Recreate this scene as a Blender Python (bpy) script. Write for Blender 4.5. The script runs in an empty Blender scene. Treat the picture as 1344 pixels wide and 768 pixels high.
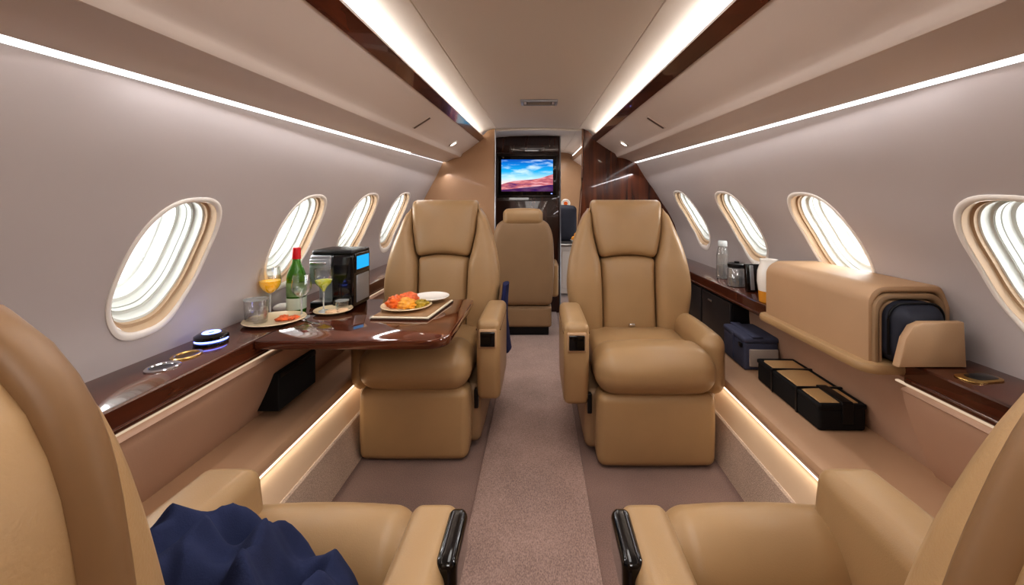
import bpy, bmesh, math, random
from mathutils import Vector, Matrix, Euler, noise
random.seed(7)
PI = math.pi
C = bpy.context.scene.collection
SC = bpy.context.scene

# ------------------------------------------------------------------ materials
def nodes(name):
    m = bpy.data.materials.new(name); m.use_nodes = True
    nt = m.node_tree
    b = nt.nodes['Principled BSDF']
    return m, nt, b

def s2l(c):
    return tuple(((x/255)/12.92 if x/255 <= .04045 else (((x/255)+.055)/1.055)**2.4) for x in c) + (1,)

def mat(name, rgb, rough=.5, metal=0, coat=0, bump=0, bscale=300, vary=0, vscale=4, emit=0, trans=0, ior=1.45, alpha=1, spec=.5, sheen=0):
    m, nt, b = nodes(name)
    col = s2l(rgb)
    b.inputs['Base Color'].default_value = col
    b.inputs['Roughness'].default_value = rough
    b.inputs['Metallic'].default_value = metal
    b.inputs['Coat Weight'].default_value = coat
    b.inputs['Coat Roughness'].default_value = .04
    b.inputs['Transmission Weight'].default_value = trans
    b.inputs['IOR'].default_value = ior
    b.inputs['Alpha'].default_value = alpha
    b.inputs['Specular IOR Level'].default_value = spec
    b.inputs['Sheen Weight'].default_value = sheen
    if emit:
        b.inputs['Emission Color'].default_value = col
        b.inputs['Emission Strength'].default_value = emit
    tc = nt.nodes.new('ShaderNodeTexCoord')
    if bump:
        n = nt.nodes.new('ShaderNodeTexNoise'); n.inputs['Scale'].default_value = bscale; n.inputs['Detail'].default_value = 3
        bp = nt.nodes.new('ShaderNodeBump'); bp.inputs['Strength'].default_value = bump; bp.inputs['Distance'].default_value = .002
        nt.links.new(tc.outputs['Object'], n.inputs['Vector']); nt.links.new(n.outputs['Fac'], bp.inputs['Height'])
        nt.links.new(bp.outputs['Normal'], b.inputs['Normal'])
    if vary:
        n = nt.nodes.new('ShaderNodeTexNoise'); n.inputs['Scale'].default_value = vscale; n.inputs['Detail'].default_value = 4
        r = nt.nodes.new('ShaderNodeValToRGB')
        r.color_ramp.elements[0].position = .3; r.color_ramp.elements[1].position = .7
        r.color_ramp.elements[0].color = tuple(c*(1-vary) for c in col[:3]) + (1,)
        r.color_ramp.elements[1].color = tuple(min(1, c*(1+vary)) for c in col[:3]) + (1,)
        nt.links.new(tc.outputs['Object'], n.inputs['Vector']); nt.links.new(n.outputs['Fac'], r.inputs['Fac'])
        nt.links.new(r.outputs['Color'], b.inputs['Base Color'])
    return m

def wood(name, dark, light, scale=(2, 30, 30), rough=.22, coat=.8):
    m, nt, b = nodes(name)
    tc = nt.nodes.new('ShaderNodeTexCoord'); mp = nt.nodes.new('ShaderNodeMapping')
    mp.inputs['Scale'].default_value = scale
    n = nt.nodes.new('ShaderNodeTexNoise'); n.inputs['Scale'].default_value = 1.0; n.inputs['Detail'].default_value = 6; n.inputs['Distortion'].default_value = .6
    r = nt.nodes.new('ShaderNodeValToRGB')
    r.color_ramp.elements[0].position = .32; r.color_ramp.elements[1].position = .72
    r.color_ramp.elements[0].color = s2l(dark); r.color_ramp.elements[1].color = s2l(light)
    nt.links.new(tc.outputs['Object'], mp.inputs['Vector']); nt.links.new(mp.outputs['Vector'], n.inputs['Vector'])
    nt.links.new(n.outputs['Fac'], r.inputs['Fac']); nt.links.new(r.outputs['Color'], b.inputs['Base Color'])
    b.inputs['Roughness'].default_value = rough; b.inputs['Coat Weight'].default_value = coat; b.inputs['Coat Roughness'].default_value = .03
    return m

def carpet(name, rgb, stretch=(1, 1, 1)):
    m, nt, b = nodes(name)
    tc = nt.nodes.new('ShaderNodeTexCoord'); mp = nt.nodes.new('ShaderNodeMapping'); mp.inputs['Scale'].default_value = stretch
    n = nt.nodes.new('ShaderNodeTexNoise'); n.inputs['Scale'].default_value = 300; n.inputs['Detail'].default_value = 4
    n2 = nt.nodes.new('ShaderNodeTexNoise'); n2.inputs['Scale'].default_value = 3.5; n2.inputs['Detail'].default_value = 3
    ad = nt.nodes.new('ShaderNodeMath'); ad.operation = 'MULTIPLY_ADD'; ad.inputs[1].default_value = .7
    mu = nt.nodes.new('ShaderNodeMath'); mu.operation = 'MULTIPLY'; mu.inputs[1].default_value = .3
    r = nt.nodes.new('ShaderNodeValToRGB'); c = s2l(rgb)
    r.color_ramp.elements[0].position = .33; r.color_ramp.elements[1].position = .67
    r.color_ramp.elements[0].color = tuple(x*.6 for x in c[:3]) + (1,); r.color_ramp.elements[1].color = tuple(min(1, x*1.4) for x in c[:3]) + (1,)
    bp = nt.nodes.new('ShaderNodeBump'); bp.inputs['Strength'].default_value = .35; bp.inputs['Distance'].default_value = .004
    L = nt.links.new
    L(tc.outputs['Object'], mp.inputs['Vector']); L(mp.outputs['Vector'], n.inputs['Vector']); L(tc.outputs['Object'], n2.inputs['Vector'])
    L(n2.outputs['Fac'], mu.inputs[0]); L(n.outputs['Fac'], ad.inputs[0]); L(mu.outputs[0], ad.inputs[2])
    L(ad.outputs[0], r.inputs['Fac']); L(r.outputs['Color'], b.inputs['Base Color'])
    L(n.outputs['Fac'], bp.inputs['Height']); L(bp.outputs['Normal'], b.inputs['Normal'])
    b.inputs['Roughness'].default_value = .95; b.inputs['Specular IOR Level'].default_value = .1
    b.inputs['Sheen Weight'].default_value = .3
    return m

def emission(name, rgb, strength):
    m = bpy.data.materials.new(name); m.use_nodes = True; nt = m.node_tree; nt.nodes.clear()
    e = nt.nodes.new('ShaderNodeEmission'); o = nt.nodes.new('ShaderNodeOutputMaterial')
    e.inputs['Color'].default_value = s2l(rgb); e.inputs['Strength'].default_value = strength
    nt.links.new(e.outputs[0], o.inputs['Surface']); return m

def thin_glass(name, tint=(1, 1, 1), gloss=.12, veil=.0):
    m = bpy.data.materials.new(name); m.use_nodes = True; nt = m.node_tree; nt.nodes.clear()
    t = nt.nodes.new('ShaderNodeBsdfTransparent'); t.inputs['Color'].default_value = tuple(tint) + (1,)
    g = nt.nodes.new('ShaderNodeBsdfGlossy'); g.inputs['Roughness'].default_value = .02
    f = nt.nodes.new('ShaderNodeLayerWeight'); f.inputs['Blend'].default_value = .35
    mu = nt.nodes.new('ShaderNodeMath'); mu.operation = 'MULTIPLY_ADD'; mu.inputs[1].default_value = .55; mu.inputs[2].default_value = gloss*.4
    mx = nt.nodes.new('ShaderNodeMixShader'); o = nt.nodes.new('ShaderNodeOutputMaterial')
    nt.links.new(f.outputs['Facing'], mu.inputs[0]); nt.links.new(mu.outputs[0], mx.inputs['Fac'])
    nt.links.new(t.outputs[0], mx.inputs[1]); nt.links.new(g.outputs[0], mx.inputs[2])
    last = mx
    if veil:
        d = nt.nodes.new('ShaderNodeBsdfDiffuse'); d.inputs['Color'].default_value = (.9, .95, .95, 1)
        m2 = nt.nodes.new('ShaderNodeMixShader'); m2.inputs['Fac'].default_value = veil
        nt.links.new(mx.outputs[0], m2.inputs[1]); nt.links.new(d.outputs[0], m2.inputs[2]); last = m2
    nt.links.new(last.outputs[0], o.inputs['Surface']); return m

LEATHER = mat('tan_leather', (168, 138, 101), .36, bump=.12, bscale=420, vary=.05, vscale=5)
LEATHER_D = mat('tan_leather_shaded', (148, 121, 92), .48, bump=.12, bscale=420, vary=.05, vscale=5)  # darker copy of the leather, shading on the seat shells put into the colour
ROLLM = mat('brown_edge_roll', (128, 98, 68), .45)
SEAM = mat('dark_seam', (112, 84, 56), .6)
PADDED = mat('padded_panel_leather', (182, 150, 128), .55, bump=.1, bscale=300, vary=.04)
BENCHM = mat('bench_leather', (188, 154, 124), .5, bump=.1, bscale=300, vary=.04)
BOXM = mat('storage_box_leather', (176, 144, 112), .5, bump=.1, bscale=350, vary=.04)
WALLM = mat('wall_fabric', (192, 184, 182), .75, bump=.04, bscale=250, vary=.02, vscale=2)
CEILM = mat('ceiling_liner', (220, 212, 204), .7, bump=.03, bscale=250)
BINM = mat('bin_liner', (220, 208, 200), .36, bump=.03, bscale=250)
PARTM = mat('partition_tan', (176, 140, 108), .42, coat=.15, bump=.05, bscale=200, vary=.05)
WOODM = wood('mahogany_gloss', (54, 25, 16), (104, 54, 33), (14, 1.6, 14))
WOODX = wood('mahogany_table', (58, 27, 17), (116, 62, 38), (1.6, 16, 14), .08, 1)
WOODV = wood('mahogany_partition', (58, 26, 15), (112, 60, 34), (18, 18, 1.4), .2, .9)
WOODD = wood('dark_walnut_panel', (38, 19, 13), (74, 38, 25), (16, 16, 1.2), .25, .8)
CARPET = carpet('carpet_taupe', (136, 112, 103))
RUNNER = carpet('carpet_runner', (158, 134, 125), (1, .5, 1))
CARPET_S = carpet('carpet_side', (186, 164, 146))
BASEM = mat('lit_base_panel', (190, 164, 138), .6, bump=.05, bscale=200)
BLACK = mat('black_plastic', (16, 16, 18), .35)
BLACKG = mat('gloss_black', (8, 8, 10), .12, coat=.6)
LATCHM = mat('latch_taupe', (112, 98, 88), .35, metal=.4)
DARKG = mat('dark_graphite', (44, 42, 44), .4, vary=.1, vscale=8)
STEEL = mat('brushed_steel', (190, 188, 184), .28, metal=1)
SILVER = mat('silver_plastic', (168, 172, 178), .3, metal=.7)
CHROME = mat('chrome', (220, 220, 222), .1, metal=1)
GOLD = mat('brass', (206, 172, 110), .25, metal=1)
FRAMEM = mat('window_frame_cream', (244, 238, 230), .3)
REVEALM = mat('window_reveal_tan', (186, 160, 132), .5)
LINERM = mat('window_liner_white', (226, 230, 226), .55)
SHADEM = mat('window_shade_grey', (168, 172, 166), .6)
NAVY = mat('navy_fabric', (44, 51, 80), .9, bump=.3, bscale=500, vary=.15, vscale=12, spec=.2)
NAVYB = mat('navy_jacket', (22, 30, 78), .8, bump=.2, bscale=400, vary=.15, vscale=20)
BAGBLUE = mat('slate_blue_canvas', (74, 78, 100), .75, bump=.25, bscale=700, vary=.08, vscale=15)
BAGNAVY = mat('charcoal_navy_nylon', (44, 46, 58), .65, bump=.2, bscale=800, vary=.1, vscale=15)
GREYP = mat('grey_patch', (178, 166, 156), .7, bump=.1)
BLACKC = mat('black_canvas', (14, 14, 16), .75, bump=.2, bscale=700)
KRAFT = mat('tan_lid_board', (198, 162, 116), .6, bump=.08, vary=.04)
CERAMIC = mat('white_ceramic', (240, 236, 228), .18, coat=.4)
CREAMC = mat('cream_ceramic', (232, 212, 176), .2, coat=.4)
PAPER = mat('cream_paper', (232, 220, 196), .6)
COVER = mat('placemat_brown', (150, 116, 82), .5, vary=.08, vscale=20)
NAPKIN = mat('white_napkin', (240, 236, 230), .8, bump=.1)
ORANGE = mat('orange_food', (226, 104, 36), .35, vary=.4, vscale=40, bump=.3, bscale=120)
SALMON = mat('salmon_food', (222, 108, 58), .4, vary=.3, vscale=60, bump=.3, bscale=120)
YELLOWF = mat('golden_food', (236, 160, 60), .35, vary=.3, vscale=50, bump=.3, bscale=120)
GREENF = mat('olive_food', (164, 138, 40), .4, vary=.4, vscale=60, bump=.3, bscale=120)
PASTRY = mat('pastry', (222, 186, 150), .6, vary=.15, vscale=40)
REDCAP = mat('red_foil', (196, 22, 34), .3)
GREENGL = mat('green_bottle_glass', (74, 140, 30), .06, trans=.6, ior=1.3, coat=.6, emit=.03)  # faint emission added so the green looks lit
BLABEL = mat('bottle_label', (196, 206, 190), .55, vary=.06, vscale=30)
BLABEL2 = mat('bottle_label_green', (120, 150, 104), .55, vary=.2, vscale=60)
WINEY = mat('golden_wine', (250, 186, 20), .08, coat=.4, emit=.35)  # glow put into the wine so it looks bright through the glass
WINEG = mat('pale_green_wine', (204, 206, 70), .08, coat=.4, emit=.25)  # emission brightens the wine, which is no light source
AMBER = mat('amber_liquid', (206, 142, 50), .1, coat=.4, emit=.05)  # slight self-glow put into the liquid colour
GLASS = thin_glass('clear_glass', (.985, .99, .99), .14, 0)
FROST = thin_glass('frosted_glass', (.97, .97, .97), .2, .55)
STEMG = thin_glass('stem_glass', (.95, .96, .96), .8, .3)  # white veil mixed in for bright reflections on stem and foot
PANE = thin_glass('window_pane_glass', (1, 1, 1), .02, .0)
BLUESCR = emission('blue_screen', (50, 170, 235), 1.1)
BLUELED = emission('blue_led', (120, 140, 255), 5)
LEDW = emission('led_white', (255, 244, 228), 3)
LEDWW = emission('led_wall', (255, 246, 246), 1.5)
LEDWARM = emission('led_warm', (255, 236, 205), 2.8)
SPOTW = emission('spot_white', (255, 246, 232), 6)

def tv_material():
    m = bpy.data.materials.new('landscape_on_screen'); m.use_nodes = True; nt = m.node_tree; nt.nodes.clear()
    L = nt.links.new
    tc = nt.nodes.new('ShaderNodeTexCoord'); sp = nt.nodes.new('ShaderNodeSeparateXYZ'); L(tc.outputs['Generated'], sp.inputs[0])
    def math_(op, a, b=None, c=None):
        n = nt.nodes.new('ShaderNodeMath'); n.operation = op
        for i, v in enumerate((a, b, c)):
            if v is None: continue
            if isinstance(v, (int, float)): n.inputs[i].default_value = v
            else: L(v, n.inputs[i])
        return n.outputs[0]
    x, z = sp.outputs['X'], sp.outputs['Z']
    def ramp(fac, stops):
        r = nt.nodes.new('ShaderNodeValToRGB'); els = r.color_ramp.elements
        while len(els) < len(stops): els.new(.5)
        for e, (p, c) in zip(els, stops): e.position = p; e.color = s2l(c)
        L(fac, r.inputs['Fac']); return r.outputs['Color']
    def mix(f, a, b):
        n = nt.nodes.new('ShaderNodeMixRGB'); L(f, n.inputs['Fac']); L(a, n.inputs[1]); L(b, n.inputs[2]); return n.outputs[0]
    nz = nt.nodes.new('ShaderNodeTexNoise'); nz.inputs['Scale'].default_value = 2.4; nz.inputs['Detail'].default_value = 5
    mp = nt.nodes.new('ShaderNodeMapping'); mp.inputs['Scale'].default_value = (1.2, 1, 3.5); mp.inputs['Rotation'].default_value = (0, .5, 0)
    L(tc.outputs['Generated'], mp.inputs['Vector']); L(mp.outputs['Vector'], nz.inputs['Vector'])
    sky = ramp(z, [(.25, (250, 225, 215)), (.42, (180, 228, 245)), (.62, (40, 178, 235)), (.85, (20, 130, 215)), (1, (24, 90, 180))])
    cloud = ramp(nz.outputs['Fac'], [(.5, (0, 0, 0)), (.68, (255, 255, 255))])
    white = nt.nodes.new('ShaderNodeRGB'); white.outputs[0].default_value = s2l((225, 245, 255))
    sky = mix(math_('MULTIPLY', cloud, .75), sky, white.outputs[0])
    nd = nt.nodes.new('ShaderNodeTexNoise'); nd.inputs['Scale'].default_value = 5; nd.inputs['Detail'].default_value = 4
    mp2 = nt.nodes.new('ShaderNodeMapping'); mp2.inputs['Scale'].default_value = (1, 1, 4); mp2.inputs['Rotation'].default_value = (0, -.35, 0)
    L(tc.outputs['Generated'], mp2.inputs['Vector']); L(mp2.outputs['Vector'], nd.inputs['Vector'])
    dune = ramp(nd.outputs['Fac'], [(.3, (96, 52, 110)), (.5, (206, 120, 122)), (.7, (238, 190, 200))])
    edge = math_('ADD', math_('MULTIPLY', x, .30), .22)
    edge = math_('ADD', edge, math_('MULTIPLY', math_('SINE', math_('MULTIPLY', x, 7)), .03))
    isd = math_('LESS_THAN', z, edge)
    col = mix(isd, sky, dune)
    dk = nt.nodes.new('ShaderNodeRGB'); dk.outputs[0].default_value = s2l((34, 22, 90))
    edge2 = math_('ADD', math_('MULTIPLY', x, .16), .05)
    f2 = math_('MULTIPLY', math_('LESS_THAN', z, edge2), .85)
    col = mix(f2, col, dk.outputs[0])
    e = nt.nodes.new('ShaderNodeEmission'); e.inputs['Strength'].default_value = 1.0; L(col, e.inputs['Color'])
    o = nt.nodes.new('ShaderNodeOutputMaterial'); L(e.outputs[0], o.inputs['Surface'])
    return m
TVM = tv_material()

# ------------------------------------------------------------------ mesh helpers
class MB:
    def __init__(s): s.v = []; s.f = []
    def add(s, vs, fs, M=None):
        k = len(s.v)
        s.v += [tuple(M @ Vector(p)) if M is not None else tuple(p) for p in vs]
        s.f += [tuple(i+k for i in f) for f in fs]
        return s
    def scale(s, sx=1, sy=1, sz=1):
        s.v = [(x*sx, y*sy, z*sz) for x, y, z in s.v]; return s

def T(loc=(0, 0, 0), rot=(0, 0, 0)):
    return Matrix.Translation(loc) @ Euler(rot).to_matrix().to_4x4()

def obj(name, mb, material, parent=None, sharp=40, flat=False):
    me = bpy.data.meshes.new(name); me.from_pydata(mb.v, [], mb.f); me.update()
    bm = bmesh.new(); bm.from_mesh(me)
    bmesh.ops.recalc_face_normals(bm, faces=bm.faces); bm.to_mesh(me); bm.free()
    if not flat:
        for p in me.polygons: p.use_smooth = True
        me.set_sharp_from_angle(angle=math.radians(sharp))
    o = bpy.data.objects.new(name, me); C.objects.link(o); me.materials.append(material)
    if parent is not None: o.parent = parent
    return o

def tag(o, label, cat, group=None):
    o['label'] = label; o['category'] = cat
    if group: o['group'] = group
    return o
def thing(name, label, cat, loc=(0, 0, 0), rz=0, group=None, rot=None):
    o = bpy.data.objects.new(name, None); C.objects.link(o); o.empty_display_size = .05
    o.location = loc; o.rotation_euler = rot if rot else (0, 0, rz)
    return tag(o, label, cat, group)
def struct(name, mb, m, parent=None, sharp=40):
    o = obj(name, mb, m, parent, sharp)
    if parent is None: o['kind'] = 'structure'
    return o

def rbox(mb, size, r, loc=(0, 0, 0), rot=(0, 0, 0), bulge=(0, 0, 0), mid=6, seg=4, warp=None):
    h = [s/2 for s in size]; r = min(r, min(h)*.999)
    ax = []
    for a in range(3):
        inn = h[a]-r
        offs = [r*math.tan(PI/4*i/seg) for i in range(seg+1)]
        vals = [-(inn+o) for o in reversed(offs)] + [(-inn+2*inn*i/mid) for i in range(1, mid)] + [inn+o for o in offs]
        ax.append(vals)
    idx = {}; vs = []; fs = []
    def vid(p):
        k = tuple(round(c, 6) for c in p)
        if k in idx: return idx[k]
        q = [max(-(h[a]-r), min(h[a]-r, p[a])) for a in range(3)]
        d = Vector([p[a]-q[a] for a in range(3)]); d.normalize()
        o = [q[a]+r*d[a] for a in range(3)]
        u = [o[a]/h[a] for a in range(3)]
        for a in range(3):
            b, c = (a+1) % 3, (a+2) % 3
            if bulge[a]: o[a] += bulge[a]*u[a]*(1-u[b]**2)*(1-u[c]**2)
        if warp: o = warp(*o)
        idx[k] = len(vs); vs.append(tuple(o)); return idx[k]
    for a in range(3):
        b, c = (a+1) % 3, (a+2) % 3
        for sgn in (-1, 1):
            for i in range(len(ax[b])-1):
                for j in range(len(ax[c])-1):
                    q = []
                    for (ii, jj) in ((i, j), (i+1, j), (i+1, j+1), (i, j+1)):
                        p = [0, 0, 0]; p[a] = sgn*h[a]; p[b] = ax[b][ii]; p[c] = ax[c][jj]; q.append(vid(p))
                    fs.append(q)
    return mb.add(vs, fs, T(loc, rot))

def box(mb, x0, x1, y0, y1, z0, z1, r=.004, seg=2):
    return rbox(mb, (abs(x1-x0), abs(y1-y0), abs(z1-z0)), r, ((x0+x1)/2, (y0+y1)/2, (z0+z1)/2), mid=1, seg=seg)

def rings(mb, rs, cap=True, closed=True, M=None):
    n = len(rs[0]); vs = [p for r in rs for p in r]; fs = []
    for k in range(len(rs)-1):
        for i in range(n if closed else n-1):
            j = (i+1) % n
            fs.append((k*n+i, k*n+j, (k+1)*n+j, (k+1)*n+i))
    if cap:
        fs.append(tuple(range(n))[::-1]); fs.append(tuple(range((len(rs)-1)*n, len(rs)*n)))
    return mb.add(vs, fs, M)

def lathe(mb, prof, loc=(0, 0, 0), n=28, rot=(0, 0, 0), sx=1, sy=1):
    rs = [[(max(r, 1e-4)*math.cos(2*PI*i/n)*sx, max(r, 1e-4)*math.sin(2*PI*i/n)*sy, z) for i in range(n)] for r, z in prof]
    return rings(mb, rs, True, True, T(loc, rot))

def tube(mb, path, rad, n=8):
    rs = []
    for i, p in enumerate(path):
        p = Vector(p); a = Vector(path[max(0, i-1)]); b = Vector(path[min(len(path)-1, i+1)])
        t = (b-a).normalized(); u = t.cross(Vector((0, 0, 1)))
        if u.length < .05: u = t.cross(Vector((1, 0, 0)))
        u.normalize(); w = t.cross(u)
        rr = rad[i] if isinstance(rad, (list, tuple)) else rad
        rs.append([tuple(p+u*rr*math.cos(2*PI*k/n)+w*rr*math.sin(2*PI*k/n)) for k in range(n)])
    return rings(mb, rs)

def prism(mb, outline, h0, h1, bev=.004, M=None, axis='z'):
    """outline: ccw list of (a, b); extruded along axis with a small bevel"""
    n = len(outline)
    def inset(d):
        out = []
        for i in range(n):
            p = Vector(outline[i]); a = Vector(outline[i-1]); b = Vector(outline[(i+1) % n])
            n1 = Vector((-(p-a).y, (p-a).x)); n2 = Vector((-(b-p).y, (b-p).x))
            if n1.length > 0: n1.normalize()
            if n2.length > 0: n2.normalize()
            m = n1+n2
            if m.length < 1e-6: m = n1
            m = m/max(.35, m.length_squared/2) if m.length else m
            out.append(p+m*d*.5*1.0 if False else p+m.normalized()*d)
        return out
    i1 = inset(bev); rs = []
    f = {'z': lambda p, h: (p[0], p[1], h), 'y': lambda p, h: (p[0], h, p[1]), 'x': lambda p, h: (h, p[0], p[1])}[axis]
    rs.append([f(p, h0) for p in i1]); rs.append([f(p, h0+bev*.3) for p in inset(bev*.3)]); rs.append([f(p, h0+bev) for p in outline])
    rs.append([f(p, h1-bev) for p in outline]); rs.append([f(p, h1-bev*.3) for p in inset(bev*.3)]); rs.append([f(p, h1) for p in i1])
    return rings(mb, rs, True, True, M)

def rrect(x0, x1, y0, y1, rad, n=6):
    """ccw rounded rectangle; rad = single or (bl, br, tr, tl)"""
    if not isinstance(rad, (tuple, list)): rad = (rad,)*4
    out = []
    for (cx, cy, a0, r) in ((x0, y0, PI, rad[0]), (x1, y0, 1.5*PI, rad[1]), (x1, y1, 0, rad[2]), (x0, y1, .5*PI, rad[3])):
        ox = cx + (r if cx == x0 else -r); oy = cy + (r if cy == y0 else -r)
        for i in range(n+1):
            a = a0+PI/2*i/n; out.append((ox+r*math.cos(a), oy+r*math.sin(a)))
    return out

def smooth(pts):
    """monotone-ish smooth interpolation through (t, v) points"""
    pts = sorted(pts)
    def f(t):
        if t <= pts[0][0]: return pts[0][1]
        if t >= pts[-1][0]: return pts[-1][1]
        for i in range(len(pts)-1):
            if t <= pts[i+1][0]:
                t0, v0 = pts[i]; t1, v1 = pts[i+1]
                def sl(k):
                    if k == 0: return (pts[1][1]-pts[0][1])/(pts[1][0]-pts[0][0])
                    if k == len(pts)-1: return (pts[-1][1]-pts[-2][1])/(pts[-1][0]-pts[-2][0])
                    return (pts[k+1][1]-pts[k-1][1])/(pts[k+1][0]-pts[k-1][0])
                d = t1-t0; s = (t-t0)/d
                return ((2*s**3-3*s*s+1)*v0 + (s**3-2*s*s+s)*d*sl(i) + (-2*s**3+3*s*s)*v1 + (s**3-s*s)*d*sl(i+1))
    return f
def const(v): return lambda t: v

def pad(mb, z0, z1, xl, xr, yf, yb, r=.03, re=.03, bulge=.015, nz=16, zw=(0, 0)):
    """upholstered pad lofted over z with rounded rims; front (yf) side bulges"""
    levels = []
    for i in range(6):
        a = PI/2*i/5; levels.append((z0+re*(1-math.sin(a)), re*(1-math.cos(a))))
    levels = [(z0+re*(1-math.sin(PI/2*i/5)), re*(1-math.cos(PI/2*i/5))) for i in range(5, 0, -1)]
    lev = [(z0+re*(1-math.cos(PI/2*i/5)), re*(1-math.sin(PI/2*i/5))) for i in range(6)]
    lev += [(z0+re+(z1-z0-2*re)*i/nz, 0) for i in range(1, nz)]
    lev += [(z1-re*(1-math.cos(PI/2*i/5)), re*(1-math.sin(PI/2*i/5))) for i in range(5, -1, -1)]
    rs = []
    for z, ins in lev:
        a, b = xl(z), xr(z); f, k = yf(z), yb(z)
        rr = min(r, (b-a)/2*.95, (k-f)/2*.95)
        ins2 = min(ins, rr*.9, (b-a)/2*.9)
        o = rrect(a+ins2*.7, b-ins2*.7, f+ins2, k-ins2*.6, max(rr-ins2*.5, rr*.4), 5)
        # densify front edge (bottom edge of rrect: between bl arc end and br arc start)
        n = 6; p0 = o[n-1]; p1 = o[n]
        front = [(p0[0]+(p1[0]-p0[0])*i/7, p0[1]) for i in range(1, 7)]
        o = o[:n]+front+o[n:]
        ring = []
        tz = min(1, max(0, (z-z0)/(z1-z0))); wz = 1-(2*tz-1)**4
        for x, y in o:
            u = (x-(a+b)/2)/max(1e-6, (b-a)/2)
            fy = max(0, 1-(y-f)/max(1e-6, (k-f)*.6))
            dz = (zw[0]*(1-tz)**3+zw[1]*tz**3)*(1-min(1, u*u))
            ring.append((x, y-bulge*wz*(1-u*u)*min(1, fy), z+dz))
        rs.append(ring)
    return rings(mb, rs)

def sheet(mb, grid):
    n = len(grid[0]); vs = [p for r in grid for p in r]; fs = []
    for i in range(len(grid)-1):
        for j in range(n-1):
            fs.append((i*n+j, i*n+j+1, (i+1)*n+j+1, (i+1)*n+j))
    return mb.add(vs, fs)

def frange(a, b, n): return [a+(b-a)*i/n for i in range(n+1)]

# ------------------------------------------------------------------ cabin shell
YB, YF = -1.1, 6.6          # rear and front ends of the cabin
KUP = .0385                 # the upper cabin rises gently towards the front
def kz(z0):
    t = min(1, max(0, (z0-.69)/.12)); return KUP*t*t*(3-2*t)
WL = smooth([(.66, 1.195), (.73, 1.175), (.82, 1.145), (.93, 1.10), (1.03, 1.052), (1.14, .995), (1.26, .93), (1.387, .87)])
WR = smooth([(.66, 1.30), (.73, 1.285), (.82, 1.25), (.93, 1.195), (1.03, 1.13), (1.14, 1.06), (1.26, .975), (1.387, .90)])
def S(side, y, z0, off=0):
    X = (WL if side < 0 else WR)(z0)
    p = Vector((side*X, y, z0+kz(z0)*y))
    if off: p += Vector((side*.90, 0, .40))*off
    return tuple(p)

ZS = frange(.655, 1.387, 22)
WINS = {-1: [(1.175, .134), (1.80, .152), (2.41, .172), (3.03, .18)], 1: [(.912, .155), (1.605, .155), (2.30, .165), (3.03, .172)]}
WZ = {-1: (.932, .186), 1: (.942, .188)}

def oval(yc, zc, a, b, u, n=2.7):
    c, s = math.cos(u), math.sin(u)
    return (yc+a*math.copysign(abs(c)**(2/n), c), zc+b*math.copysign(abs(s)**(2/n), s))

def wall(side):
    mb = MB()
    wins = WINS[side]; zc, hb = WZ[side]
    ycells = []
    for yc, a in wins: ycells.append((yc-a-.05, yc+a+.05))
    def strip(y0, y1):
        n = max(1, int((y1-y0)/.15))
        sheet(mb, [[S(side, y, z) for z in ZS] for y in frange(y0, y1, n)])
    cur = YB
    for (yc, a), (y0, y1) in zip(wins, ycells):
        if y0 > cur+1e-4: strip(cur, y0)
        # boundary samples
        b = [(y1, z) for z in ZS] + [(y1+(y0-y1)*i/14, ZS[-1]) for i in range(1, 14)] + [(y0, z) for z in reversed(ZS)] + [(y0+(y1-y0)*i/14, ZS[0]) for i in range(1, 14)]
        N = len(b); rs = []
        hole = []
        for (y, z) in b:
            u = math.atan2((z-zc)/hb, (y-yc)/a); hole.append(oval(yc, zc, a, hb, u))
        for t in (0, .2, .45, .72, 1):
            rs.append([S(side, b[i][0]+(hole[i][0]-b[i][0])*t, b[i][1]+(hole[i][1]-b[i][1])*t) for i in range(N)])
        rings(mb, rs, cap=False)
        cur = y1
    strip(cur, YF)
    return mb
struct('wall_left', wall(-1), WALLM, sharp=60)
struct('wall_right', wall(1), WALLM, sharp=60)

wn = 0
for side in (-1, 1):
    zc, hb = WZ[side]
    for yc, a in WINS[side]:
        wn += 1
        U = [2*PI*i/72 for i in range(72)]
        def ring(sc, off, dy=0):
            # scale is an inset in metres from the hole outline
            return [S(side, *oval(yc, zc, a-sc, hb-sc, u), off) for u in U]
        w = struct('window_%d' % wn, rings(MB(), [ring(-.007, .001), ring(-.0065, -.003), ring(-.003, -.005), ring(.002, -.005), ring(.006, -.002), ring(.008, .004)], cap=False), FRAMEM)
        obj('window_reveal', rings(MB(), [ring(.008, .0), ring(.010, .022), ring(.016, .024), ring(.017, .036)], cap=False), REVEALM, w)
        obj('window_liner', rings(MB(), [ring(.016, .034), ring(.021, .036), ring(.024, .060), ring(.031, .063), ring(.036, .100), ring(.043, .103), ring(.047, .140), ring(.056, .148)], cap=False), LINERM, w)
        obj('shade_track', rings(MB(), [ring(.030, .060), ring(.0285, .066), ring(.031, .072), ring(.034, .078)], cap=False), SHADEM, w)
        p = obj('window_pane', rings(MB(), [ring(.050, .142), ring(.050, .144)], cap=True), PANE, w)

# ceiling: liner, cove
def kk(z0, y): return z0+KUP*y
cp = [(-.545, 1.60), (-.54, 1.635), (-.527, 1.658), (-.50, 1.677), (-.46, 1.691), (-.41, 1.6985), (-.375, 1.70), (-.372, 1.704), (-.368, 1.700), (-.3, 1.707), (-.15, 1.711), (0, 1.712)]
cp = cp + [(-x, z) for x, z in reversed(cp[:-1])]
struct('ceiling', sheet(MB(), [[(x, y, kk(z, y)) for x, z in cp] for y in frange(YB, YF, 20)]), CEILM, sharp=30)

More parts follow.
